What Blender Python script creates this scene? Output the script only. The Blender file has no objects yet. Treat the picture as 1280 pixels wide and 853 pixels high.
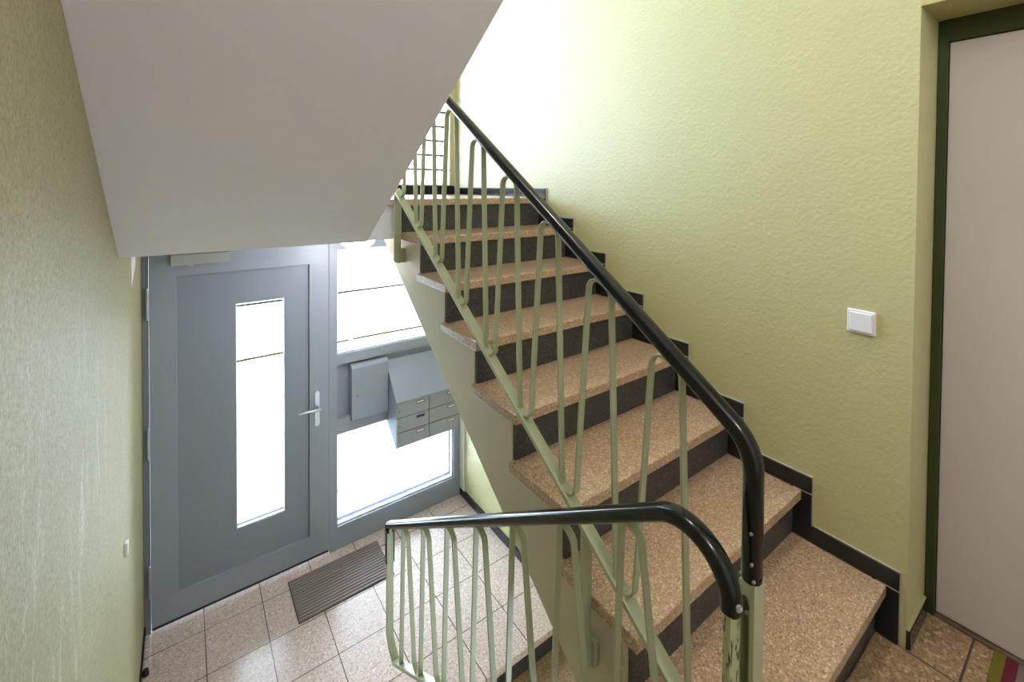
import bpy, bmesh, math
from mathutils import Vector, Matrix

S = bpy.context.scene
COL = S.collection

# ------------------------------------------------------------------ camera, light, exposure
def build_camera():
    f, cy = 560.83, 244.56
    yw, pt, rl = math.radians(36.2119), math.radians(-1.101), math.radians(0.4079)
    R0 = Vector((math.cos(yw), -math.sin(yw), 0))
    F = Vector((math.sin(yw)*math.cos(pt), math.cos(yw)*math.cos(pt), math.sin(pt)))
    U0 = Vector((-math.sin(yw)*math.sin(pt), -math.cos(yw)*math.sin(pt), math.cos(pt)))
    R = R0*math.cos(rl) + U0*math.sin(rl)
    U = U0*math.cos(rl) - R0*math.sin(rl)
    cam = bpy.data.cameras.new('camera')
    ob = bpy.data.objects.new('camera', cam)
    COL.objects.link(ob)
    m = Matrix((R, U, -F)).transposed().to_4x4()
    m.translation = Vector((0, 0, 1.5))
    ob.matrix_world = m
    cam.sensor_fit = 'HORIZONTAL'
    cam.sensor_width = 36
    cam.lens = 36*f/1280
    cam.shift_y = -(426.5-cy)/1280
    cam.clip_start = 0.02
    S.camera = ob
build_camera()

W = bpy.data.worlds.new('overcast_sky')
S.world = W
W.use_nodes = True
_bg = W.node_tree.nodes['Background']
_bg.inputs[0].default_value = (0.69, 0.83, 1.0, 1)
_bg.inputs[1].default_value = 11.0

S.view_settings.view_transform = 'Standard'
S.view_settings.look = 'None'
S.view_settings.gamma = 1
S.view_settings.use_curve_mapping = False
S.view_settings.exposure = 1.18

def window_portal(name, loc, sx, sz):
    l = bpy.data.lights.new(name, 'AREA')
    l.shape = 'RECTANGLE'; l.size = sx; l.size_y = sz
    l.cycles.is_portal = True
    o = bpy.data.objects.new(name, l)
    o.location = loc
    o.rotation_euler = (math.radians(-90), 0, 0)      # shines towards -Y, into the house
    COL.objects.link(o)
window_portal('portal_stair_window', (0.95, 3.60, 3.0), 1.80, 3.0)
window_portal('portal_entrance', (0.85, 3.42, 0.0), 2.15, 2.3)
LANDING_FILL = 12.0        # watts of the unseen fill lamp added over the landing
UPPER_FILL = 38.0  # unseen fill lamp added at the top of the stairwell
ENTRY_LAMP = 4.0

# ------------------------------------------------------------------ dimensions (metres, landing floor = 0)
XL, XR = -0.199, 1.897            # side walls
YD = 3.299                        # inner face of the entrance door unit
ZE = -1.123                       # entrance floor
RI, GO, Y8 = 0.179, 0.2577, 2.2479
XS, XC = 0.914, 0.934             # tread ends / concrete side of the main flight
TH = 0.037
XT = 1.885                        # treads end at the wall tiles
Y0 = 0.394                        # end of the stair wall, door recess begins
SOFX, FY, FZ = 0.7355, 2.2265, 1.222
def RN(n): return Y8-(8-n)*GO

# ------------------------------------------------------------------ materials
def mat(name, col=(0.8, 0.8, 0.8), rough=0.5, metal=0.0, spec=0.5, coat=0.0):
    m = bpy.data.materials.new(name); m.use_nodes = True
    b = m.node_tree.nodes['Principled BSDF']
    b.inputs['Base Color'].default_value = (*col, 1)
    b.inputs['Roughness'].default_value = rough
    b.inputs['Metallic'].default_value = metal
    b.inputs['Specular IOR Level'].default_value = spec
    b.inputs['Coat Weight'].default_value = coat
    return m
def srgb(r, g, b):
    def f(c):
        c /= 255
        return c/12.92 if c <= 0.04045 else ((c+0.055)/1.055)**2.4
    return (f(r), f(g), f(b))
class NT:
    def __init__(s, m):
        s.m = m; s.t = m.node_tree; s.n = s.t.nodes; s.b = s.n['Principled BSDF']
    def new(s, typ, **kw):
        n = s.n.new(typ)
        for k, v in kw.items(): setattr(n, k, v)
        return n
    def link(s, a, b): s.t.links.new(a, b)
    def coord(s, world=True):
        if world: return s.new('ShaderNodeNewGeometry').outputs['Position']
        return s.new('ShaderNodeTexCoord').outputs['Object']
    def mapping(s, vec, scale=(1, 1, 1), loc=(0, 0, 0)):
        n = s.new('ShaderNodeMapping'); n.inputs['Scale'].default_value = scale; n.inputs['Location'].default_value = loc
        s.link(vec, n.inputs['Vector']); return n.outputs[0]
    def noise(s, vec, scale, detail=3, rough=0.5):
        n = s.new('ShaderNodeTexNoise'); n.inputs['Scale'].default_value = scale
        n.inputs['Detail'].default_value = detail; n.inputs['Roughness'].default_value = rough
        s.link(vec, n.inputs['Vector']); return n.outputs[0]
    def ramp(s, fac, stops, interp='LINEAR'):
        n = s.new('ShaderNodeValToRGB'); cr = n.color_ramp; cr.interpolation = interp
        while len(cr.elements) < len(stops): cr.elements.new(0.5)
        for e, (p, c) in zip(cr.elements, stops):
            e.position = p; e.color = (*c, 1) if len(c) == 3 else c
        s.link(fac, n.inputs[0]); return n.outputs[0]
    def mix(s, fac, a, b, blend='MIX'):
        n = s.new('ShaderNodeMix', data_type='RGBA', blend_type=blend)
        for sock, v in ((n.inputs[0], fac), (n.inputs[6], a), (n.inputs[7], b)):
            if isinstance(v, (int, float)): sock.default_value = v
            elif isinstance(v, tuple): sock.default_value = (*v, 1) if len(v) == 3 else v
            else: s.link(v, sock)
        return n.outputs[2]
    def math(s, op, a, b=None, c=None):
        n = s.new('ShaderNodeMath', operation=op)
        for i, v in enumerate((a, b, c)):
            if v is None: continue
            if isinstance(v, (int, float)): n.inputs[i].default_value = v
            else: s.link(v, n.inputs[i])
        return n.outputs[0]
    def bump(s, h, strength, dist):
        n = s.new('ShaderNodeBump'); n.inputs['Strength'].default_value = strength; n.inputs['Distance'].default_value = dist
        s.link(h, n.inputs['Height']); s.link(n.outputs[0], s.b.inputs['Normal'])
    def color(s, c): s.link(c, s.b.inputs['Base Color'])

def plaster(name, col, var, rough, bump, scale, scuff=False):
    m = mat(name, col, rough); t = NT(m); p = t.coord()
    n1 = t.noise(p, 1.6, 3); c = t.mix(n1, col, var)
    n2 = t.noise(p, scale, 4, 0.6)
    c = t.mix(t.math('MULTIPLY', n2, 0.35), c, tuple(x*0.80 for x in col))
    if scuff:                                             # vertical rub marks and pale scratches in the old paint
        s1 = t.noise(t.mapping(p, (1, 6.5, 2.0), (0, 3.1, 0.4)), 2.2, 7, 0.72)
        k = t.ramp(s1, [(0.53, (0, 0, 0)), (0.72, (1, 1, 1))])
        x = t.new('ShaderNodeSeparateXYZ'); t.link(p, x.inputs[0])
        dy = t.math('DIVIDE', t.math('SUBTRACT', x.outputs[1], 1.25), 0.75)
        dz = t.math('DIVIDE', t.math('SUBTRACT', x.outputs[2], 0.75), 0.55)
        zone = t.ramp(t.math('ADD', t.math('MULTIPLY', dy, dy), t.math('MULTIPLY', dz, dz)), [(0.0, (1, 1, 1)), (1.0, (0.15, 0.15, 0.15))])
        c = t.mix(t.math('MULTIPLY', t.math('MULTIPLY', k, zone), 0.8), c, srgb(232, 230, 220))
        s2 = t.noise(t.mapping(p, (1, 75, 55)), 2.2, 4, 0.7)
        k2 = t.ramp(s2, [(0.40, (1, 1, 1)), (0.58, (0, 0, 0))])
        c = t.mix(t.math('MULTIPLY', k2, 0.6), c, srgb(138, 130, 96))
    t.color(c)
    t.b.inputs['Specular IOR Level'].default_value = 0.75 if name.startswith('yellow_green') else 0.5
    if scuff: t.b.inputs['Specular IOR Level'].default_value = 0.2
    v = t.new('ShaderNodeTexVoronoi'); v.inputs['Scale'].default_value = scale*0.55; t.link(p, v.inputs['Vector'])
    h = t.math('ADD', n2, t.math('MULTIPLY', v.outputs['Distance'], 0.5))
    t.bump(h, bump, 0.01)
    return m

def terrazzo(name, base, var, light, dark, scale=170, rough=0.32, grid=None, bumpy=0.05):
    m = mat(name, base, rough); t = NT(m); p = t.coord()
    v = t.new('ShaderNodeTexVoronoi'); v.inputs['Scale'].default_value = scale; t.link(p, v.inputs['Vector'])
    s = t.new('ShaderNodeSeparateColor'); t.link(v.outputs['Color'], s.inputs[0])
    c = t.ramp(s.outputs[0], [(0, dark), (0.10, tuple(a*0.72 for a in base)), (0.32, base), (0.60, var), (0.84, light), (0.95, tuple(min(1, a*1.35) for a in light))], 'CONSTANT')
    v2 = t.new('ShaderNodeTexVoronoi'); v2.inputs['Scale'].default_value = scale*2.6; t.link(p, v2.inputs['Vector'])
    s2 = t.new('ShaderNodeSeparateColor'); t.link(v2.outputs['Color'], s2.inputs[0])
    c = t.mix(0.38, c, t.ramp(s2.outputs[1], [(0, tuple(a*0.6 for a in base)), (0.4, base), (0.75, var)], 'CONSTANT'))
    n = t.noise(p, 3.0, 3)
    c = t.mix(t.math('MULTIPLY', n, 0.45), c, tuple(a*0.78 for a in base))
    h = None
    if grid:
        gx, gy, ox, oy, wd, gc = grid
        x = t.new('ShaderNodeSeparateXYZ'); t.link(p, x.inputs[0])
        def line(sock, g, o):
            q = t.math('FRACT', t.math('DIVIDE', t.math('SUBTRACT', sock, o-50*g), g))
            q = t.math('MINIMUM', q, t.math('SUBTRACT', 1.0, q))
            return t.math('LESS_THAN', q, wd/g/2)
        g = t.math('MAXIMUM', line(x.outputs[0], gx, ox), line(x.outputs[1], gy, oy))
        c = t.mix(g, c, gc)
        h = t.math('SUBTRACT', 1.0, g)
    t.color(c)
    if h is not None: t.bump(h, 0.5, 0.002)
    else:
        t.bump(t.noise(p, 120, 2), bumpy, 0.003)
    return m

GREEN = srgb(198, 192, 140)
M = {}
M['wall_green'] = plaster('yellow_green_wall_paint', GREEN, srgb(193, 187, 134), 0.50, 0.15, 100)
_b = M['wall_green'].node_tree.nodes['Principled BSDF']; _b.inputs['Coat Weight'].default_value = 0.45; _b.inputs['Coat Roughness'].default_value = 0.5
M['wall_left'] = plaster('scuffed_green_wall_paint', srgb(184, 177, 142), srgb(176, 169, 134), 0.55, 0.12, 150, True)
M['recess'] = plaster('yellow_recess_paint', srgb(190, 181, 124), srgb(184, 175, 120), 0.45, 0.08, 60)
M['white'] = plaster('white_distemper', srgb(238, 235, 244), srgb(233, 230, 239), 0.85, 0.06, 26)
M['concrete_side'] = plaster('olive_stair_side_paint', srgb(200, 188, 158), srgb(192, 180, 150), 0.6, 0.10, 30)
M['terrazzo_tread'] = terrazzo('brown_terrazzo', srgb(186, 154, 122), srgb(202, 172, 140), srgb(230, 208, 182), srgb(112, 84, 58), 230, 0.28)
_b = M['terrazzo_tread'].node_tree.nodes['Principled BSDF']; _b.inputs['Coat Weight'].default_value = 0.5; _b.inputs['Coat Roughness'].default_value = 0.22
M['terrazzo_floor'] = terrazzo('terrazzo_floor_tiles', srgb(213, 190, 178), srgb(218, 198, 187), srgb(226, 216, 206), srgb(150, 130, 114), 150, 0.22,
                               (0.3003, 0.3003, 0.0865, 2.848, 0.005, srgb(84, 76, 70)))
M['terrazzo_landing'] = terrazzo('terrazzo_landing_tiles', srgb(160, 130, 96), srgb(178, 148, 112), srgb(210, 184, 148), srgb(96, 74, 52), 130, 0.36,
                                 (0.30, 0.30, 1.889, 0.268, 0.006, srgb(70, 62, 54)))
M['riser'] = terrazzo('dark_riser_stone', srgb(66, 64, 62), srgb(74, 72, 70), srgb(92, 90, 88), srgb(46, 44, 44), 160, 0.42)
M['black_tile'] = mat('black_glazed_tile', srgb(34, 33, 36), 0.16)
M['grout'] = mat('pale_grout', srgb(176, 170, 152), 0.8)
M['sage'] = mat('sage_green_lacquer', srgb(172, 176, 146), 0.34)
M['pvc'] = mat('black_handrail_plastic', srgb(13, 13, 16), 0.2, 0, 0.45)
M['steel'] = mat('bright_steel', srgb(190, 192, 194), 0.28, 1.0)
M['screw'] = mat('painted_screw', srgb(170, 170, 164), 0.35, 0.3)
M['door_grey'] = mat('blue_grey_door_lacquer', srgb(146, 154, 168), 0.38)
M['door_grey_dark'] = mat('blue_grey_panel_lacquer', srgb(134, 142, 156), 0.4)
M['jamb'] = mat('slate_grey_jamb_lacquer', srgb(116, 121, 132), 0.4)
M['alu'] = mat('satin_aluminium', srgb(186, 190, 196), 0.34, 0.9)
M['closer'] = mat('grey_closer_cover', srgb(158, 162, 162), 0.42)
M['box_grey'] = mat('pale_blue_grey_sheet_metal', srgb(154, 164, 180), 0.62, 0, 0.3)
M['box_front'] = mat('grey_letterbox_fronts', srgb(154, 160, 168), 0.4)
M['bead'] = mat('pale_glazing_bead', srgb(214, 218, 226), 0.35)
M['fringe'] = mat('navy_light_fringe', srgb(26, 34, 58), 0.6, 0, 0.1)  # navy colour stands in for the blue light fringe along the pane edges
M['seam'] = mat('dark_gap', srgb(40, 42, 44), 0.7)
M['label'] = mat('white_name_card', srgb(226, 226, 220), 0.6)
M['label_dark'] = mat('dark_name_card', srgb(44, 44, 46), 0.6)
M['switch'] = mat('white_switch_plastic', srgb(236, 234, 236), 0.3)
M['dark_green'] = mat('dark_green_frame_lacquer', srgb(52, 62, 30), 0.3)
M['door_beige'] = mat('greige_flat_door', srgb(204, 194, 188), 0.5)
M['rubber'] = mat('black_rubber', srgb(38, 36, 36), 0.7)
M['threshold'] = mat('brown_threshold', srgb(104, 84, 66), 0.5)
M['opal'] = None
def glass_mat():
    m = bpy.data.materials.new('clear_window_glass'); m.use_nodes = True
    t = m.node_tree; t.nodes.clear()
    out = t.nodes.new('ShaderNodeOutputMaterial'); mx = t.nodes.new('ShaderNodeMixShader')
    tr = t.nodes.new('ShaderNodeBsdfTransparent'); gl = t.nodes.new('ShaderNodeBsdfGlossy'); fr = t.nodes.new('ShaderNodeFresnel')
    tr.inputs[0].default_value = (0.95, 0.97, 0.97, 1); gl.inputs['Roughness'].default_value = 0.02
    fr.inputs[0].default_value = 1.45
    t.links.new(fr.outputs[0], mx.inputs[0]); t.links.new(tr.outputs[0], mx.inputs[1]); t.links.new(gl.outputs[0], mx.inputs[2])
    t.links.new(mx.outputs[0], out.inputs[0]); return m
M['glass'] = glass_mat()
def opal_mat(name, strength):
    m = mat(name, (0.9, 0.9, 0.88), 0.2); b = m.node_tree.nodes['Principled BSDF']
    b.inputs['Emission Color'].default_value = (1, 0.95, 0.88, 1); b.inputs['Emission Strength'].default_value = strength
    return m
M['opal_off'] = mat('opal_lamp_glass', srgb(232, 236, 240), 0.12)
M['opal_on'] = opal_mat('lit_opal_glass', 6.0)
def mat_ribs():
    m = mat('brown_grey_ribbed_mat', srgb(126, 114, 110), 0.85); t = NT(m); p = t.coord()
    t.color(t.mix(t.noise(p, 300, 3), srgb(112, 100, 98), srgb(146, 134, 128))); return m
M['ribmat'] = mat_ribs()
def stripe_mat():
    m = mat('striped_doormat', (0.2, 0.2, 0.2), 0.95); t = NT(m); p = t.coord()
    x = t.new('ShaderNodeSeparateXYZ'); t.link(p, x.inputs[0])
    q = t.math('DIVIDE', t.math('SUBTRACT', 0.2205, x.outputs[1]), 0.62)
    w = 0.0265/0.62
    ol, rd, gy, tn = srgb(128, 118, 12), srgb(112, 8, 34), srgb(132, 116, 104), srgb(176, 150, 96)
    seq = [ol, rd, gy, ol, tn, rd, gy, ol, rd, gy, tn, ol, rd, gy, ol, rd, tn, gy, ol, rd, gy, ol, rd]
    r = t.ramp(q, [(i*w, c) for i, c in enumerate(seq[:23])], 'CONSTANT')
    t.color(t.mix(t.math('MULTIPLY', t.noise(p, 260, 3), 0.6), r, (0.02, 0.02, 0.02)))
    t.bump(t.noise(p, 420, 2), 0.6, 0.004); return m
M['stripes'] = stripe_mat()
def paving():
    m = mat('pale_concrete_paving', srgb(206, 206, 202), 1.0, 0, 0.0); t = NT(m); p = t.coord()
    x = t.new('ShaderNodeSeparateXYZ'); t.link(p, x.inputs[0])
    y = t.math('ADD', x.outputs[1], t.math('MULTIPLY', t.math('SUBTRACT', t.noise(p, 0.9, 4), 0.5), 0.10))
    c = t.mix(t.noise(p, 2, 4), srgb(200, 200, 196), srgb(216, 216, 210))
    for yy, hw, col, k in ((4.05, 0.010, srgb(70, 70, 66), 1.0), (7.97, 0.055, srgb(24, 24, 4), 1.0), (11.65, 0.115, srgb(8, 12, 3), 1.0)):
        g = t.math('LESS_THAN', t.math('ABSOLUTE', t.math('SUBTRACT', y, yy)), hw)
        c = t.mix(t.math('MULTIPLY', g, k), c, col)
    t.color(c); return m
M['paving'] = paving()
def worn_sage():
    m = mat('worn_sage_lacquer', srgb(170, 176, 134), 0.4); t = NT(m); p = t.coord()
    s = t.noise(t.mapping(p, (55, 90, 16)), 1.0, 4, 0.6)
    k = t.ramp(s, [(0.55, (0, 0, 0)), (0.585, (1, 1, 1))], 'LINEAR')
    t.color(t.mix(k, srgb(172, 176, 136), srgb(52, 52, 50))); return m
M['worn'] = worn_sage()
def concrete_patched():
    m = M['concrete_side']; t = NT(m)
    src = m.node_tree.links
    base = t.b.inputs['Base Color'].links[0].from_socket
    p = t.coord()
    x = t.new('ShaderNodeSeparateXYZ'); t.link(p, x.inputs[0])
    n = t.math('MULTIPLY', t.math('SUBTRACT', t.noise(p, 30, 3), 0.5), 0.05)
    def blob(cy, cz, ry, rz):
        dy = t.math('DIVIDE', t.math('ADD', t.math('SUBTRACT', x.outputs[1], cy), n), ry)
        dz = t.math('DIVIDE', t.math('ADD', t.math('SUBTRACT', x.outputs[2], cz), n), rz)
        d = t.math('ADD', t.math('MULTIPLY', dy, dy), t.math('MULTIPLY', dz, dz))
        return t.math('LESS_THAN', d, 1.0)
    c = t.mix(t.math('MULTIPLY', blob(0.80, 0.24, 0.04, 0.075), 0.8), base, srgb(178, 170, 158))
    c = t.mix(t.math('MULTIPLY', blob(0.945, 0.335, 0.035, 0.035), 0.5), c, srgb(150, 138, 112))
    c = t.mix(t.math('MULTIPLY', blob(2.17, 1.17, 0.03, 0.07), 0.6), c, srgb(196, 190, 178))
    t.color(c)
concrete_patched()

# ------------------------------------------------------------------ mesh helpers
class MB:
    def __init__(s): s.bm = bmesh.new()
    def box(s, x0, x1, y0, y1, z0, z1):
        v = [s.bm.verts.new((x, y, z)) for x in (x0, x1) for y in (y0, y1) for z in (z0, z1)]
        for f in ((0, 1, 3, 2), (4, 6, 7, 5), (0, 4, 5, 1), (2, 3, 7, 6), (0, 2, 6, 4), (1, 5, 7, 3)):
            s.bm.faces.new([v[i] for i in f])
        return s
    def prism(s, pts, axis, a, b):
        """outline pts (two coordinates, in XYZ order without axis) extruded from a to b along axis"""
        def P(u, w, q):
            return {'X': (q, u, w), 'Y': (u, q, w), 'Z': (u, w, q)}[axis]
        A = [s.bm.verts.new(P(u, w, a)) for u, w in pts]; B = [s.bm.verts.new(P(u, w, b)) for u, w in pts]
        s.bm.faces.new(A); s.bm.faces.new(B[::-1])
        n = len(pts)
        for i in range(n): s.bm.faces.new((A[i], B[i], B[(i+1) % n], A[(i+1) % n]))
        return s
    def ring(s, x0, x1, z0, z1, hx0, hx1, hz0, hz1, y0, y1):
        o = [(x0, z0), (x1, z0), (x1, z1), (x0, z1)]; h = [(hx0, hz0), (hx1, hz0), (hx1, hz1), (hx0, hz1)]
        V = {}
        for k, pts in (('o', o), ('h', h)):
            for j, y in enumerate((y0, y1)):
                V[k, j] = [s.bm.verts.new((x, y, z)) for x, z in pts]
        for i in range(4):
            n = (i+1) % 4
            s.bm.faces.new((V['o', 0][i], V['o', 0][n], V['h', 0][n], V['h', 0][i]))
            s.bm.faces.new((V['o', 1][i], V['h', 1][i], V['h', 1][n], V['o', 1][n]))
            s.bm.faces.new((V['o', 0][i], V['o', 1][i], V['o', 1][n], V['o', 0][n]))
            s.bm.faces.new((V['h', 0][i], V['h', 0][n], V['h', 1][n], V['h', 1][i]))
        return s
    def loft(s, rings, closed_ends=True):
        L = [[s.bm.verts.new(p) for p in r] for r in rings]
        n = len(L[0])
        for a, b in zip(L, L[1:]):
            for i in range(n): s.bm.faces.new((a[i], a[(i+1) % n], b[(i+1) % n], b[i]))
        if closed_ends:
            s.bm.faces.new(L[0][::-1]); s.bm.faces.new(L[-1])
        return s
    def cyl(s, c, axis, r, h, seg=20, r2=None):
        """cylinder starting at c, running h along axis vector"""
        ax = Vector(axis).normalized(); u = ax.orthogonal().normalized(); w = ax.cross(u); c = Vector(c)
        r2 = r if r2 is None else r2
        R = []
        for q, rr in ((0, r), (h, r2)):
            R.append([c+ax*q+(u*math.cos(t)+w*math.sin(t))*rr for t in [2*math.pi*i/seg for i in range(seg)]])
        return s.loft(R)
    def lathe(s, c, prof, seg=40):
        """prof: (radius, z) pairs, turned about the vertical through c"""
        R = []
        for r, z in prof:
            R.append([(c[0]+max(r, 1e-4)*math.cos(2*math.pi*i/seg), c[1]+max(r, 1e-4)*math.sin(2*math.pi*i/seg), c[2]+z) for i in range(seg)])
        return s.loft(R)
    def sweep(s, path, x, prof):
        """path: (y, z) points in the plane X = x; prof: (dx, dn) outline, dn measured across the path in its plane"""
        n = len(path); rings = []
        P = [Vector(p) for p in path]
        for i in range(n):
            if i == 0: t = (P[1]-P[0]).normalized(); k = 1
            elif i == n-1: t = (P[-1]-P[-2]).normalized(); k = 1
            else:
                a = (P[i]-P[i-1]).normalized(); b = (P[i+1]-P[i]).normalized()
                t = (a+b).normalized(); k = 1/max(0.5, t.dot(a))
            nn = Vector((-t.y, t.x))
            rings.append([(x+dx, P[i].x+nn.x*dn*k, P[i].y+nn.y*dn*k) for dx, dn in prof])
        return s.loft(rings)
    def build(s, name, m, parent=None, bevel=0, smooth=False, seg=2):
        bmesh.ops.remove_doubles(s.bm, verts=s.bm.verts, dist=1e-6)
        bmesh.ops.recalc_face_normals(s.bm, faces=s.bm.faces)
        me = bpy.data.meshes.new(name)
        if parent is not None and parent.type == 'EMPTY': bmesh.ops.translate(s.bm, verts=s.bm.verts, vec=-Vector(parent.location))
        elif parent is not None:
            r = parent.parent
            if r is not None and r.type == 'EMPTY': bmesh.ops.translate(s.bm, verts=s.bm.verts, vec=-Vector(r.location))
        s.bm.to_mesh(me); s.bm.free()
        me.materials.append(m)
        o = bpy.data.objects.new(name, me); COL.objects.link(o)
        if parent is not None: o.parent = parent
        if bevel:
            b = o.modifiers.new('bevel', 'BEVEL'); b.width = bevel; b.segments = seg; b.limit_method = 'ANGLE'; b.angle_limit = math.radians(40)
        if smooth:
            for f in me.polygons: f.use_smooth = True
            me.set_sharp_from_angle(angle=math.radians(38))
        return o

def tag(o, label, cat=None, group=None, kind=None):
    o['label'] = label
    if cat: o['category'] = cat
    if group: o['group'] = group
    if kind: o['kind'] = kind
    return o
def struct(o, label, cat):
    return tag(o, label, cat, kind='structure')
def thing(name, loc, label, cat, group=None, kind=None):
    o = bpy.data.objects.new(name, None); COL.objects.link(o); o.location = loc
    o.empty_display_size = 0.1
    return tag(o, label, cat, group, kind)
def fillet(pts, r, seg=8):
    """round the inner corners of a 2-D polyline; r may be one radius or one per point"""
    P = [Vector(p) for p in pts]; out = [tuple(P[0])]
    for i in range(1, len(P)-1):
        rr = r[i] if isinstance(r, (list, tuple)) else r
        a = (P[i-1]-P[i]); b = (P[i+1]-P[i]); la, lb = a.length, b.length; a.normalize(); b.normalize()
        ang = a.angle(b)
        if ang > math.pi-0.01 or rr <= 0: out.append(tuple(P[i])); continue
        d = min(rr/math.tan(ang/2), la*(0.97 if i == 1 else 0.49), lb*(0.97 if i == len(P)-2 else 0.49)); rr = d*math.tan(ang/2)
        cdir = (a+b).normalized(); c = P[i]+cdir*(rr/math.sin(ang/2))
        s0 = P[i]+a*d-c; s1 = P[i]+b*d-c
        t0 = math.atan2(s0.y, s0.x); t1 = math.atan2(s1.y, s1.x)
        dt = (t1-t0+math.pi) % (2*math.pi)-math.pi
        for k in range(seg+1):
            t = t0+dt*k/seg; out.append((c.x+rr*math.cos(t), c.y+rr*math.sin(t)))
    out.append(tuple(P[-1])); return out

# ------------------------------------------------------------------ setting: walls, floors, ceilings
TOP = 5.45
struct(MB().box(XL-0.2, XL, -1.9, 3.585, -2.6, TOP).build('wall_left', M['wall_left']), 'scuffed yellow-green painted wall on the left of the entrance', 'wall')
w = MB().box(XR, XR+0.5, Y0, 3.585, -2.6, TOP)
struct(w.build('wall_right', M['wall_green']), 'rough yellow-green plastered wall rising beside the stairs', 'wall')
w = MB().box(XR, XR+0.5, -0.62, Y0, 2.085, TOP).box(XR, XR+0.5, -1.9, -0.62, -0.25, TOP).box(2.19, XR+0.5, -0.62, Y0, -0.25, 2.085)
struct(w.build('wall_recess', M['recess']), 'yellow wall around the recess of the apartment door', 'wall')
struct(MB().box(XL-0.2, XR+0.5, -2.05, -1.9, -2.6, TOP).build('wall_back', M['white']), 'white wall closing the landing behind the viewer', 'wall')
# front wall above the half landing, with the stair window in it
WX0, WX1, WZ0, WZ1 = 0.12, 1.845, 1.511, 4.6
YW = 3.43
struct(MB().ring(XL, XR, 1.222, TOP, WX0, WX1, WZ0, WZ1, YW, YW+0.16).build('wall_front', M['wall_green']), 'yellow-green wall around the tall stair window', 'wall')
struct(MB().box(XL-0.2, XR+0.5, -2.05, 3.585, TOP, TOP+0.1).build('ceiling', M['white']), 'white ceiling at the top of the stairwell', 'ceiling')
struct(MB().box(XL, XR, -1.9, 0.10, 2.685, 2.864).build('ceiling', M['white']), 'white underside of the upper landing', 'ceiling')
# half landing: slab, terrazzo top with nosing
hl = MB().box(XL, XC, FY+0.045, YW+0.1, FZ, 1.395).box(XC, XR, RN(8)+0.046, YW+0.1, FZ, 1.395)
struct(hl.build('floor_slab', M['white']), 'white painted half landing slab with a beige front edge', 'landing slab')
hf = MB().box(0.70, XT, Y8, FY+0.06, 8*RI-TH, 8*RI).box(XL, XR, FY+0.06, YW, 8*RI-TH, 8*RI)
struct(hf.build('floor', M['terrazzo_tread'], bevel=0.004), 'terrazzo half landing floor in front of the tall window', 'floor')
# entrance floor
ef = MB().box(XL, XR, 1.956, 3.47, ZE-0.04, ZE).box(XL, 0.80, 1.70, 1.956, ZE-0.04, ZE)
struct(ef.build('floor', M['terrazzo_floor'], bevel=0.003), 'pale terrazzo tile floor inside the front door', 'floor')
struct(MB().box(0.80, 1.885, 1.995, 2.03, ZE-0.20, ZE-0.04).build('trim_1', M['riser']), 'black riser below the edge of the entrance floor', 'riser')
struct(MB().box(XL, XR, 2.03, 3.47, ZE-0.30, ZE-0.04).build('floor_slab', M['white']), 'slab under the entrance floor', 'slab')
# landing we stand on
struct(MB().box(XL, 1.889, -1.9, 0.39, -0.03, 0).box(1.889, 2.19, -0.62, 0.39, -0.03, 0).box(0.9, 1.885, 0.39, 0.47, -0.03, 0).build('floor', M['terrazzo_landing']), 'brown terrazzo floor of the landing by the greige door', 'floor')
struct(MB().box(XL, 2.3, -1.9, 0.39, -0.25, -0.03).box(0.76, XC, 0.36, 0.40, -0.25, -0.03).build('floor_slab', M['concrete_side']), 'slab under the landing', 'slab')
struct(MB().box(XL, XR, 0.15, 0.20, -2.6, -0.25).build('wall_basement', M['white']), 'white basement wall under the landing', 'wall')
struct(MB().box(XL-0.2, XR+0.5, 0.1, 3.5, -2.7, -2.6).build('floor', M['terrazzo_floor']), 'basement floor below the stairs', 'floor')
struct(MB().box(0.74, 0.76, 0.2, 1.95, -2.6, ZE+0.0).build('wall_basement', M['concrete_side']), 'partition beside the cellar stairs', 'wall')
# ground outside
struct(MB().box(-30, 40, 3.47, 45, -1.36, -1.20).build('ground', M['paving']), 'pale paved path outside the glazed entrance', 'ground')

# skirtings
def skirt_run(parent, x0, x1, y0, y1, z0, z1): MB().box(x0, x1, y0, y1, z0, z1).build('skirting_tile', M['black_tile'], parent, bevel=0.0015)
b = struct(thing('baseboard_right', (XR, 1.3, 0), '', None), 'black tile skirting stepping up the right wall along the stairs', 'skirting')
xa, xb = XR-0.012, XR+0.001
SK, DK = 0.0587, 0.0326
for n in range(1, 9):
    ya = RN(n)-DK
    yb = (RN(n+1)-DK if n < 8 else YW)
    if n < 8: skirt_run(b, xa, xb, ya, yb-0.002, n*RI+0.001, n*RI+SK)
    else:
        skirt_run(b, xa, xb, ya, 2.8, n*RI+0.001, n*RI+SK); skirt_run(b, xa, xb, 2.802, YW, n*RI+0.001, n*RI+SK)
    z0 = (n-1)*RI+(SK if n > 1 else 0.0)
    skirt_run(b, xa, xb, ya, RN(n)+0.04, z0+0.002 if n == 1 else (n-1)*RI+0.001, n*RI-0.002)
g = MB()
for n in range(1, 9):
    ya = RN(n)-DK
    yb = (RN(n+1)-DK if n < 8 else YW)
    g.box(XR-0.006, XR, ya-0.003, yb, n*RI+SK, n*RI+SK+0.004)
    g.box(XR-0.006, XR, ya-0.004, ya, (n-1)*RI, n*RI+SK+0.004)
    g.box(XR-0.0115, XR, ya, RN(n)+0.03, n*RI-0.002, n*RI+0.001)
g.build('grout_line', M['grout'], b)
struct(MB().box(xa, xb, 2.06, YD, ZE, ZE+0.065).build('baseboard_right', M['black_tile'], bevel=0.0015), 'black tile skirting on the right wall beside the entrance floor', 'skirting')
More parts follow.
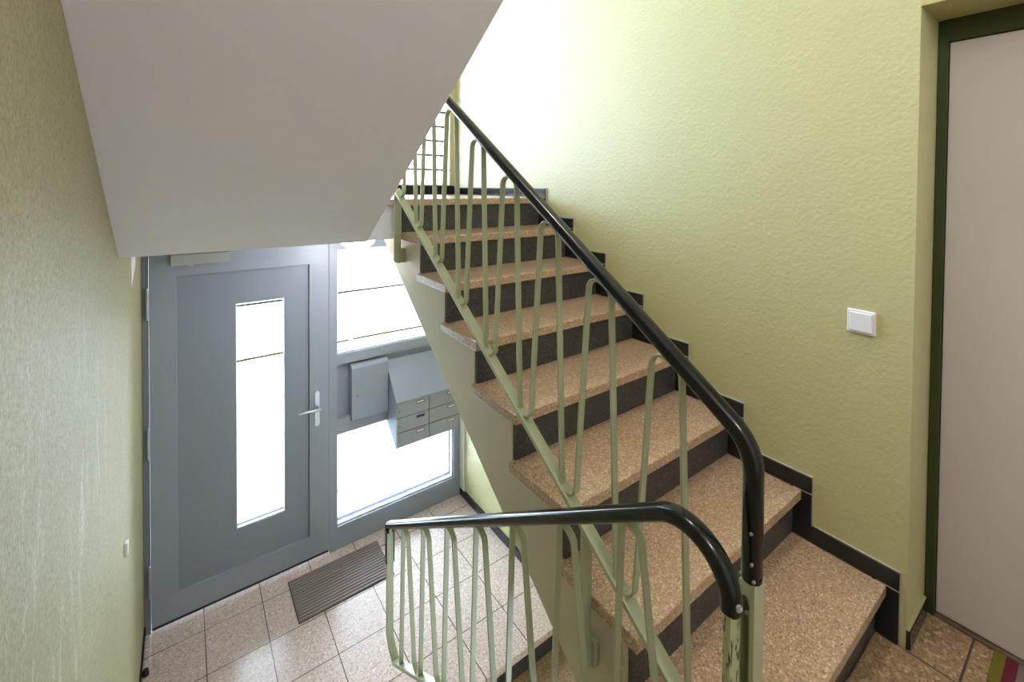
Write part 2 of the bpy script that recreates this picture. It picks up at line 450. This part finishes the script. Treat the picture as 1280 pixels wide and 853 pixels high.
struct(MB().box(XL, XL+0.010, 1.96, YD, ZE, ZE+0.06).build('baseboard_left', M['black_tile'], bevel=0.0015), 'black tile skirting under the scuffed left wall', 'skirting')
struct(MB().box(WX0-0.3, XR-0.012, YW-0.012, YW, 8*RI, 8*RI+0.075).build('baseboard_front', M['black_tile'], bevel=0.0015), 'black tile skirting under the tall stair window', 'skirting')
br = struct(thing('baseboard_recess', (XR, Y0, 0), '', None), 'short black tile skirting turning into the apartment door recess', 'skirting')
MB().box(XR-0.002, 2.105, Y0-0.012, Y0, 0, 0.062).build('skirting_tile', M['black_tile'], br, bevel=0.0015)
MB().box(XR-0.002, 2.105, Y0-0.009, Y0, 0.062, 0.065).build('grout_line', M['recess'], br)

# ------------------------------------------------------------------ main staircase
st = thing('staircase', (1.4, 0.45, 0), 'brown terrazzo stairs with dark risers climbing to the half landing', 'staircase')
pts = [(2.568, FZ), (0.552, -0.25), (0.40, -0.25), (0.40, -0.03), (RN(1)+0.045, -0.03)]
for n in range(1, 9):
    z0 = (n-1)*RI-(TH if n > 1 else 0.03)
    if n > 1: pts.append((RN(n)+0.045, z0))
    pts.append((RN(n)+0.045, n*RI-TH-0.0005))
pts += [(FY+0.0445, 8*RI-TH-0.0005), (FY+0.0445, FZ)]
pts = [p for i, p in enumerate(pts) if i == 0 or p != pts[i-1]]
# keep the outline simple where it meets the slab
pts = pts[:-3]+[(RN(8)+0.023, 7*RI-TH), (RN(8)+0.023, 8*RI-TH-0.0005), (2.30, 8*RI-TH-0.0005), (2.30, FZ)]
pts = pts[:-5]+pts[-4:] if False else pts
body = [(2.568, FZ), (0.552, -0.25), (0.40, -0.25), (0.40, -0.031), (RN(1)+0.045, -0.031)]
for n in range(1, 8):
    body += [(RN(n)+0.045, n*RI-TH-0.0005), (RN(n+1)+0.045, n*RI-TH-0.0005)]
body += [(RN(8)+0.045, 8*RI-TH-0.0005), (2.568, 8*RI-TH-0.0005)]
MB().prism(body, 'X', XC, XR-0.001).build('flight', M['concrete_side'], st)
for n in range(1, 8):
    MB().box(XS, XT, RN(n), RN(n+1)+0.043, n*RI-TH, n*RI).build('tread', M['terrazzo_tread'], st, bevel=0.004)
for n in range(1, 9):
    MB().box(XC+0.004, XT, RN(n)+0.030, RN(n)+0.0448, (n-1)*RI+0.0005, n*RI-TH-0.0003).build('riser', M['riser'], st)

# upper flight seen from below
u0, su = FY, 0.687
def soff(y): return FZ+su*(u0-y)
up = [(FY+0.044, FZ), (FY, FZ), (0.10, soff(0.10))]
ru = (2.864-8*RI)/8
gu = (2.10-0.12)/7
up += [(0.10, 2.864-0.04)]
for k in range(7, 0, -1):
    yk = 2.10-(k-1)*gu                       # face of riser k
    up += [(yk-gu+0.0, 8*RI+k*ru-0.04), (yk, 8*RI+k*ru-0.04)] if False else []
top = []
for k in range(1, 8):
    y = 2.13-(k-1)*gu
    top += [(y, 8*RI+(k-1)*ru-TH), (y, 8*RI+k*ru-TH)]
y8 = 2.13-7*gu
top += [(y8, 8*RI+7*ru-TH), (y8, 2.864)]
up = [(FY+0.044, FZ), (FY, FZ), (y8-0.03, soff(y8-0.03)), (y8-0.03, 2.864)] + [(a, z) for a, z in top[::-1]] + [(FY+0.044, 8*RI-TH)]
up = [q for i, q in enumerate(up) if i == 0 or (abs(q[0]-up[i-1][0])+abs(q[1]-up[i-1][1])) > 1e-5]
uf = thing('staircase', (0.27, FY, FZ), 'upper stair flight seen from below with a smooth white sloping underside', 'staircase')
MB().prism(up, 'X', XL+0.0005, SOFX).build('flight', M['white'], uf)
for k in range(1, 8):
    y = 2.13-(k-1)*gu
    MB().box(XL+0.001, SOFX+0.02, y-gu-0.0, y+0.03, 8*RI+k*ru-TH, 8*RI+k*ru).build('tread', M['terrazzo_tread'], uf, bevel=0.004)

# flight from the landing down to the entrance
lf = thing('staircase', (0.28, 0.39, ZE), 'terrazzo stairs leading down from the landing to the entrance floor', 'staircase')
rl_, gl_ = -ZE/6, 0.285
lb = [(0.392, -0.045)]
for k in range(1, 6):
    y = 0.392+(k-1)*gl_
    lb += [(y, -k*rl_-TH), (y+gl_, -k*rl_-TH)]
lb += [(0.392+5*gl_, ZE-0.04), (0.392+5*gl_-0.2, ZE-0.04), (0.392, -0.40)]
MB().prism(lb, 'X', XL+0.0005, 0.76).build('flight', M['concrete_side'], lf)
for k in range(1, 6):
    y = 0.392+(k-1)*gl_
    MB().box(XL+0.012, 0.775, y, y+gl_+0.03, -k*rl_-TH+0.0005, -k*rl_).build('tread', M['terrazzo_tread'], lf, bevel=0.004)
for k in range(1, 7):
    y = 0.392+(k-1)*gl_
    MB().box(XL+0.012, 0.757, y+0.0005, y+0.014, max(-k*rl_, ZE)+0.0005, -(k-1)*rl_-TH).build('riser', M['riser'], lf)

# cellar stairs under the main flight
cf = thing('staircase', (1.35, 1.95, ZE-0.4), 'brown terrazzo cellar steps dropping below the edge of the entrance floor', 'staircase')
for k in range(1, 6):
    y1 = 2.02-(k-1)*0.26
    MB().box(0.80, 1.885, y1-0.30, y1, ZE-k*0.18-TH, ZE-k*0.18).build('tread', M['terrazzo_tread'], cf, bevel=0.004)
    if k < 5: MB().box(0.80, 1.885, y1-0.275, y1-0.26, ZE-(k+1)*0.18+0.0005, ZE-k*0.18-TH-0.0003).build('riser', M['riser'], cf)

# ------------------------------------------------------------------ railings
def railing(label, x, rail_pts, rail_r, bar_pts, legs, lean_far, lean_near, newel, group='lacquered stair railings'):
    """legs: (y_far, y_near) of every inverted U; newel: (y, z_bottom, z_top)"""
    rt = thing('stair_railing', (x, newel[0], newel[1]), label, 'railing', group)
    path = fillet(rail_pts, rail_r, 14)
    prof = [(0.0205*math.copysign(abs(math.cos(t))**0.8, math.cos(t)), 0.0165*math.copysign(abs(math.sin(t))**0.8, math.sin(t))) for t in [2*math.pi*i/20 for i in range(20)]]
    hr = MB().sweep(path, x, prof).build('handrail', M['pvc'], rt, smooth=True)
    # flat steel carrying the plastic
    strip = fillet([(p[0], p[1]) for p in rail_pts], rail_r, 14)
    MB().sweep(strip, x, [(-SW, 0.0135*SG), (SW, 0.0135*SG), (SW, 0.0180*SG), (-SW, 0.0180*SG)]).build('rail_strip', M['sage'], rt)
    MB().sweep(bar_pts, x, [(-0.0185, -0.007), (0.0185, -0.007), (0.0185, 0.007), (-0.0185, 0.007)]).build('string_bar', M['sage'], rt, bevel=0.0015)
    def lerp(P, y):
        for (a, za), (c, zc) in zip(P, P[1:]):
            if min(a, c)-1e-9 <= y <= max(a, c)+1e-9 and abs(a-c) > 1e-6: return za+(zc-za)*(y-a)/(c-a)
        return P[-1][1] if abs(y-P[-1][0]) < abs(y-P[0][0]) else P[0][1]
    n = len(legs)
    for i, (yf, yn) in enumerate(legs):
        ym = (yf+yn)/2
        zt_f = lerp(path, yf-lean_far)-0.026; zt_n = lerp(path, yn+lean_near)-0.030
        zt = min(lerp(path, ym)-0.024, lerp(path, yf-lean_far)-0.012) if True else 0
        # shared foot with the next loop: the U rests on the string bar
        nxt = (yf+lean_far, yn-lean_near)
        foot_f = (legs[i-1][1]-lean_near+nxt[0])/2 if i > 0 else nxt[0]+0.035
        foot_n = (legs[i+1][0]+lean_far+nxt[1])/2 if i < n-1 else nxt[1]-0.035
        zf = lerp(bar_pts, foot_f)+0.009; zn = lerp(bar_pts, foot_n)+0.009
        sl = 0.35
        P = [(foot_f, zf), (nxt[0], zf+sl*(nxt[0]-foot_f)*-0.0), (yf-lean_far, zt+0.012), (yn+lean_near, zt-0.014), (nxt[1], zn), (foot_n, zn)]
        P2 = fillet(P, [0, 0.030, 0.030, 0.030, 0.030, 0], 7)
        MB().sweep(P2, x, [(-0.010, -0.0033), (0.010, -0.0033), (0.010, 0.0033), (-0.010, 0.0033)]).build('baluster', M['sage'], rt, bevel=0.001, seg=1)
    return rt, hr
SG = 1; SW = 0.009
# main railing: from the half landing down to the landing
HY, HZ = 1.664, 1.85
def hz(y): return HZ-0.684*(HY-y)
def barz(y): return 1.45-0.668*(2.191-y)
XM = 0.894
main_rail = [(2.30, hz(2.30)), (0.416, hz(0.416)), (0.416, 0.738)]
mlegs = [(2.13-0.2066*i-0.0, 2.02-0.2066*i) for i in range(8)]
mlegs = [(1.914-0.2066*i, 1.801-0.2066*i) for i in range(-1, 7)]
rt, hr = railing('sage green stair railing of looped flat bars with black handrail climbing beside the upper steps', XM, main_rail, 0.10,
        [(2.24, barz(2.24)), (0.43, barz(0.43))], mlegs, 0.022, 0.014, (0.416, 0.0))
def bracket(rt, y, z0, z1):
    b = MB().prism([(0.876, z0+0.012), (0.888, z0), (0.9132, z0), (0.9132, z1), (0.876, z1)], 'Y', y-0.005, y+0.005)
    b.box(0.9132, XC-0.0006, y-0.016, y+0.016, z0+0.002, z0+0.075)
    b.build('bracket', M['sage'], rt, bevel=0.001)
bracket(rt, 2.228, 1.10, barz(2.228)-0.004)
bracket(rt, 0.862, 0.157, barz(0.862)-0.004)
def newel(rt, x0, x1, y0, y1, zb, zt, groove, m, bolt=True):
    b = MB()
    if groove:
        gy0, gy1, gd, gz = groove
        b.box(x0+gd, x1, y0, y1, zb, zt).box(x0, x0+gd, y0, gy0, zb, zt).box(x0, x0+gd, gy1, y1, zb, zt)
        arch = [(gy0, gz)]+[((gy0+gy1)/2-(gy1-gy0)/2*math.cos(t), gz+(gy1-gy0)*0.9*math.sin(t)) for t in [math.pi*i/10 for i in range(1, 10)]]+[(gy1, gz), (gy1, zt), (gy0, zt)]
        b.prism(arch, 'X', x0, x0+gd)
    else: b.box(x0, x1, y0, y1, zb, zt)
    return b.build('newel_post', m, rt, bevel=0.0012)
np_ = newel(rt, XM-0.020, XM+0.020, 0.402, 0.432, 0.0, 0.737, (0.411, 0.4285, 0.027, 0.695), M['sage'])
MB().cyl((XM+0.006, 0.420, 0.668), (-1, 0, 0), 0.006, 0.014, 14).build('bolt', M['screw'], np_, smooth=True)
MB().lathe((XM, 0.416, 0.733), [(0, 0), (0.015, 0), (0.0175, 0.004), (0.0175, 0.012), (0, 0.012)], 24).build('end_cap', M['pvc'], rt, smooth=True)
for (yy, z, r) in ((0.410, 0.838, 0.0028), (0.408, 0.779, 0.0028), (0.4295, 0.749, 0.0026), (0.404, 0.748, 0.003)):
    MB().cyl((XM-0.0185, yy, z), (-1, -0.15, 0), r, 0.004, 12).build('screw', M['screw'], hr, smooth=True)

# lower railing: from the landing down to the entrance floor
XB = 0.80
LY, LZ, LS = 0.533, 0.842, 0.640
def lz(y): return LZ-LS*(y-LY)
def lbar(y): return lz(y)-0.66
SG = -1; SW = 0.007
low_rail = [(0.408, 0.735), (0.408, lz(0.408)), (2.085, lz(2.085)), (2.085, lz(2.085)-0.03)]
llegs = [(1.922-0.2085*i, 1.822-0.2085*i) for i in range(7)]
# legs are listed far to near; the path runs near to far
rt2, hr2 = railing('sage green stair railing with black handrail sloping down to the entrance floor', XB, low_rail, [0, 0.20, 0.022, 0],
        [(0.42, lbar(0.42)), (2.00, lbar(2.00))], llegs, 0.012, 0.036, (0.408, -0.03))
ep = fillet([(2.078, lz(2.085)-0.02), (2.078, -0.70), (2.00, lbar(2.00)-0.0)], 0.08, 10)
MB().sweep(ep, XB, [(-0.017, -0.006), (0.017, -0.006), (0.017, 0.006), (-0.017, 0.006)]).build('end_post', M['sage'], rt2, bevel=0.0015)
MB().box(XB-0.0185, XB+0.0185, 2.084, 2.089, -0.335, lz(2.085)-0.01).box(XB-0.0205, XB-0.0165, 2.068, 2.089, -0.33, lz(2.085)-0.01).box(XB+0.0165, XB+0.0205, 2.068, 2.089, -0.33, lz(2.085)-0.01).build('end_strip', M['pvc'], rt2, bevel=0.001)
np2 = MB().box(XB-0.017, XB+0.017, 0.400, 0.415, -0.25, 0.734).build('newel_post', M['worn'], rt2, bevel=0.0015)
MB().lathe((XB, 0.408, 0.729), [(0, 0), (0.015, 0), (0.0175, 0.004), (0.0175, 0.012), (0, 0.012)], 24).build('end_cap', M['pvc'], rt2, smooth=True)
MB().cyl((XB-0.006, 0.3925, 0.752), (-0.45, -1, 0), 0.006, 0.004, 16).cyl((XB-0.0075, 0.3885, 0.752), (-0.45, -1, 0), 0.0028, 0.002, 12).build('screw', M['screw'], hr2, smooth=True)

# ------------------------------------------------------------------ entrance door unit
ZT = 1.2215
d1 = thing('door_1', (0.33, YD, ZE), 'blue-grey front door with a tall narrow glass pane', 'door', kind='structure')
fr = MB().box(XL+0.001, -0.168, YD+0.004, YD+0.09, ZE+0.001, ZT-0.001).box(-0.168, 0.825, YD+0.004, YD+0.09, 1.105, ZT-0.001)
fr.build('door_frame', M['jamb'], d1, bevel=0.0015)
lfz0, lfz1 = ZE+0.018, 1.102
leaf = MB().ring(-0.165, 0.820, lfz0, lfz1, -0.037, 0.6946, -0.9453, 0.9574, YD, YD+0.07).build('door_leaf', M['door_grey'], d1, bevel=0.002)
MB().ring(-0.045, 0.703, -0.953, 0.965, 0.2626, 0.5455, -0.7118, 0.7464, YD+0.020, YD+0.055).build('door_panel', M['door_grey_dark'], leaf, bevel=0.0015)
MB().ring(0.2626, 0.5455, -0.7118, 0.7464, 0.268, 0.540, -0.705, 0.740, YD+0.026, YD+0.045).build('glazing_bead', M['bead'], leaf)
MB().ring(0.2626, 0.5455, -0.7118, 0.7464, 0.268, 0.540, -0.705, 0.740, YD+0.0452, YD+0.07).build('light_fringe_ring', M['fringe'], leaf)  # added ring that draws the blue light fringe as colour
MB().box(0.264, 0.544, YD+0.036, YD+0.042, -0.709, 0.744).build('glass_pane', M['glass'], leaf)
MB().box(-0.16, 0.815, YD-0.004, YD, ZE+0.018, ZE+0.030).build('bottom_seal', M['rubber'], leaf)
for z0, z1 in ((0.724, 0.894), (-0.085, 0.087), (-0.897, -0.723)):
    MB().cyl((-0.172, YD-0.006, z0), (0, 0, 1), 0.0085, z1-z0, 16).cyl((-0.172, YD-0.006, z0-0.006), (0, 0, 1), 0.0065, z1-z0+0.012, 12).build('hinge', M['alu'], d1, smooth=True)
hd = MB().prism([(0.7265+0.016-0.016*math.cos(t), z+0.016*math.sin(t)*sgn) for z, sgn, ts in ((0.052, 1, range(0, 9)), (-0.160, 1, range(8, 17))) for t in [math.pi*i/8 for i in ts]], 'Y', YD-0.009, YD).build('handle_plate', M['alu'], leaf, bevel=0.001)
lev = MB().cyl((0.7425, YD-0.005, -0.044), (0, -1, 0), 0.010, 0.045, 16)
lev.loft([[(x, YD-0.055+0.011*math.sin(t)*k, z+0.0095*math.cos(t)*k) for t in [2*math.pi*i/16 for i in range(16)]] for x, z, k in ((0.756, -0.044, 0.8), (0.752, -0.044, 1), (0.70, -0.042, 1), (0.615, -0.040, 0.95), (0.611, -0.040, 0.75))])
lev.build('door_handle', M['alu'], leaf, smooth=True)
MB().cyl((0.7425, YD-0.009, -0.128), (0, -1, 0), 0.0085, 0.004, 16).box(0.739, 0.746, YD-0.014, YD-0.009, -0.150, -0.128).build('lock_cylinder', M['steel'], leaf)
dc = MB().box(-0.063, 0.227, YD-0.055, YD, 1.025, 1.088).build('door_closer', M['closer'], leaf, bevel=0.003)
MB().box(0.02, 0.045, YD-0.058, YD-0.02, 1.018, 1.026).build('closer_arm', M['steel'], leaf, bevel=0.001)

# glazed side panel
w1 = thing('window_1', (1.36, YD, ZE), 'blue-grey side window of the entrance glazed above and below the letterboxes', 'window', kind='structure')
X0, X1, XI0, XI1 = 0.8255, XR-0.001, 0.8794, 1.8273
sf = MB()
sf.box(X0, XI0, YD+0.002, YD+0.085, ZE+0.001, ZT-0.001).box(XI1, X1, YD+0.002, YD+0.085, ZE+0.001, ZT-0.001)
sf.box(XI0, XI1, YD+0.002, YD+0.085, ZE+0.001, -0.9601).box(XI0, XI1, YD+0.002, YD+0.085, 1.045, ZT-0.001)
sf.box(XI0, XI1, YD+0.002, YD+0.085, 0.216, 0.2887).box(XI0, XI1, YD+0.002, YD+0.085, -0.2897, -0.178)
sf.build('window_frame', M['door_grey'], w1)
MB().box(XI0, XI1, YD+0.035, YD+0.06, -0.178, 0.216).build('infill_panel', M['door_grey_dark'], w1)
for z0, z1 in ((0.2887, 1.045), (-0.9601, -0.2897)):
    MB().ring(XI0, XI1, z0, z1, XI0+0.008, XI1-0.008, z0+0.009, z1-0.008, YD+0.022, YD+0.05).build('glazing_bead', M['bead'], w1)
    MB().ring(XI0, XI1, z0, z1, XI0+0.008, XI1-0.008, z0+0.009, z1-0.008, YD+0.0502, YD+0.085).build('light_fringe_ring', M['fringe'], w1)  # added ring, blue light fringe painted around the side panes
    MB().box(XI0+0.002, XI1-0.002, YD+0.042, YD+0.048, z0+0.002, z1-0.002).build('glass_pane', M['glass'], w1)
struct(MB().box(XR-0.014, XR, 3.225, YD+0.002, ZE+0.065, ZT-0.001).build('trim_2', mat('cream_filler', srgb(206, 200, 176), 0.6)), 'cream filler strip between side window and right wall', 'trim')
struct(MB().prism([(2.69, 1.03), (2.90, 1.10), (2.94, ZT-0.001), (2.69, ZT-0.001)], 'X', XL, XL+0.004).build('trim_3', mat('white_filler', srgb(226, 226, 224), 0.7)), 'white filler patch at the top of the left wall', 'trim')

# letterboxes
YF = 3.123
mb = thing('letterbox_unit', (1.51, 3.29, -0.30), 'grey block of six letterboxes with a sloping top beside the front door', 'letterboxes')
MB().prism([(YD+0.034, 0.150), (YF+0.012, -0.092), (YF+0.012, -0.440), (YD+0.034, -0.300)], 'X', 1.252, 1.775).build('body', M['box_grey'], mb, bevel=0.002)
MB().prism([(YD+0.034, 0.158), (YF-0.006, -0.090), (YF-0.006, -0.104), (YF+0.004, -0.104), (YD+0.034, 0.146)], 'X', 1.248, 1.779).build('hood', M['box_grey'], mb, bevel=0.002)
MB().box(1.256, 1.771, YF+0.008, YF+0.0125, -0.437, -0.100).build('front_seam', M['seam'], mb)
hgt = (0.436-0.104)/3
for c in range(2):
    xa_, xb_ = (1.254, 1.5105) if c == 0 else (1.5165, 1.773)
    for r in range(3):
        z1 = -0.1045-r*hgt; z0 = z1-hgt+0.005
        dr = MB().box(xa_, xb_, YF, YF+0.010, z0, z1).build('compartment_door', M['box_front'], mb, bevel=0.0012)
        MB().cyl((xa_+0.020, YF, (z0+z1)/2-0.006), (0, -1, 0), 0.006, 0.004, 14).build('lock', M['closer'] if c else M['jamb'], dr, smooth=True)
        px0 = xb_-0.105
        MB().ring(px0, px0+0.072, z1-0.036, z1-0.012, px0+0.006, px0+0.066, z1-0.031, z1-0.017, YF-0.003, YF).build('name_plate_holder', M['jamb'], dr)
        nc = MB().box(px0+0.005, px0+0.067, YF-0.0012, YF, z1-0.032, z1-0.016).build('name_card', M['label_dark'] if (c == 0 and r == 1) else M['label'], dr)
        if c == 0 and r == 1: nc['label'] = 'black name card'
cv = thing('cover_box', (1.11, YD, -0.20), 'flat blue-grey metal cover box left of the letterboxes', 'cover box')
MB().prism([(YD+0.034, 0.196), (YD-0.018, 0.196), (YD-0.033, 0.175), (YD-0.033, -0.204), (YD+0.034, -0.204)], 'X', 0.972, 1.243).build('body', M['box_grey'], cv, bevel=0.002)
MB().cyl((1.013, YD-0.033, -0.027), (0, -1, 0), 0.007, 0.004, 14).build('lock', M['jamb'], cv, smooth=True)

# ------------------------------------------------------------------ stair window
w2 = thing('window_2', (0.97, YW+0.06, WZ0), 'tall stair window with thin horizontal bars at the half landing', 'window', kind='structure')
MB().ring(WX0, WX1, WZ0, WZ1, WX0+0.03, WX1-0.005, WZ0+0.006, WZ1-0.04, YW+0.05, YW+0.11).build('window_frame', M['switch'], w2)
MB().box(WX0+0.02, WX1-0.008, YW+0.078, YW+0.084, WZ0+0.008, WZ1-0.02).build('glass_pane', M['glass'], w2)
z = 1.640
while z < WZ1-0.06:
    MB().box(WX0+0.02, WX1-0.008, YW+0.02, YW+0.038, z-0.010, z+0.010).build('glazing_bar', M['jamb'], w2)
    z += 0.1225

# ------------------------------------------------------------------ apartment door
d2 = thing('door_2', (2.15, -0.10, 0), 'flat greige apartment door in a dark green frame at the right', 'door', kind='structure')
fb = MB().box(2.118, 2.189, 0.367, Y0-0.001, 0.001, 2.084).box(2.118, 2.189, -0.619, -0.59, 0.001, 2.084).box(2.118, 2.189, -0.59, 0.367, 2.010, 2.084)
fb.build('door_frame', M['dark_green'], d2, bevel=0.002)
MB().box(2.134, 2.174, -0.588, 0.3655, 0.014, 2.008).build('door_leaf', M['door_beige'], d2, bevel=0.002)
MB().box(2.120, 2.189, -0.59, 0.367, 0.0005, 0.010).build('threshold', M['threshold'], d2, bevel=0.002)

# ------------------------------------------------------------------ small things
sw = thing('light_switch', (XR, 0.53, 1.04), 'square white light switch on the yellow-green stair wall', 'light switch')
MB().box(XR-0.009, XR+0.001, 0.490, 0.571, 1.000, 1.081).build('frame', M['switch'], sw, bevel=0.003)
MB().prism([(0.4985, 1.0085), (0.5625, 1.0085), (0.5625, 1.0725), (0.4985, 1.0725)], 'X', XR-0.0145, XR-0.008).build('rocker', M['switch'], sw, bevel=0.002)

dm = thing('doormat', (0.84, 3.03, ZE), 'ribbed brown-grey doormat on the tiles inside the front door', 'doormat')
MB().box(0.541, 1.136, 2.862, 3.213, ZE, ZE+0.004).build('base', M['rubber'], dm)
rb = MB()
for i in range(15):
    y = 2.866+i*0.0231
    rb.prism([(y, ZE+0.004), (y+0.004, ZE+0.010), (y+0.016, ZE+0.010), (y+0.0195, ZE+0.004)], 'X', 0.545, 1.132)
rb.build('ribs', M['ribmat'], dm)
tag(MB().box(1.965, 2.1335-0.016, -0.38, 0.2205, 0.0005, 0.009).build('doormat', M['stripes'], bevel=0.003), 'doormat with olive, red and grey stripes at the greige door', 'doormat')

lp = thing('ceiling_lamp', (0.86, 2.78, FZ), 'round glass ceiling lamp under the half landing slab', 'lamp')
MB().lathe((0.86, 2.78, FZ), [(0, -0.012), (0.075, -0.012), (0.08, 0), (0, 0)], 40).build('lamp_base', M['alu'], lp, smooth=True)
MB().lathe((0.86, 2.78, FZ-0.012), [(0.088, 0), (0.110, -0.012), (0.112, -0.03), (0.096, -0.062), (0.06, -0.090), (0.0, -0.100)], 48).build('lamp_glass', M['opal_on'], lp, smooth=True)

ll = bpy.data.lights.new('lamp_light', 'POINT'); ll.energy = ENTRY_LAMP; ll.shadow_soft_size = 0.1; ll.color = (0.97, 0.98, 1.0)
lo = bpy.data.objects.new('lamp_light', ll); lo.parent = lp; lo.location = (0, 0, -0.24); COL.objects.link(lo)

def fill_lamp(x, y, z, label, watts):  # unseen lamp added to brighten the stairwell
    t = thing('ceiling_lamp', (x, y, z), label, 'lamp')
    MB().lathe((x, y, z), [(0, -0.02), (0.11, -0.02), (0.115, 0), (0, 0)], 36).build('lamp_base', M['alu'], t, smooth=True)
    MB().lathe((x, y, z-0.02), [(0.13, 0), (0.15, -0.02), (0.14, -0.06), (0.08, -0.10), (0, -0.11)], 40).build('lamp_glass', M['opal_on'], t, smooth=True)
    l = bpy.data.lights.new('lamp_light', 'POINT'); l.energy = watts; l.shadow_soft_size = 0.14; l.color = (1.0, 0.98, 0.96)
    o = bpy.data.objects.new('lamp_light', l); o.parent = t; o.location = (0, 0, -0.28); COL.objects.link(o)
fill_lamp(0.75, -0.75, 2.685, 'added fill lamp with round opal glass over the lower landing, out of view', LANDING_FILL)
fill_lamp(0.85, 1.0, TOP, 'added fill lamp with round opal glass at the top of the stairwell, out of view', UPPER_FILL)

tag(MB().prism([(2.322, ZE+1.135), (2.352, ZE+1.135), (2.352, ZE+1.19), (2.322, ZE+1.19)], 'X', XL-0.0005, XL+0.012).build('wall_clip', M['switch'], bevel=0.003), 'small white plastic clip low on the scuffed left wall', 'clip')
tag(MB().cyl((XL+0.022, 3.04, ZE), (0, 0, 1), 0.016, 0.03, 18, 0.012).build('door_stop', M['rubber'], bevel=0.002), 'small black rubber door stop on the tiles by the left wall', 'door stop')
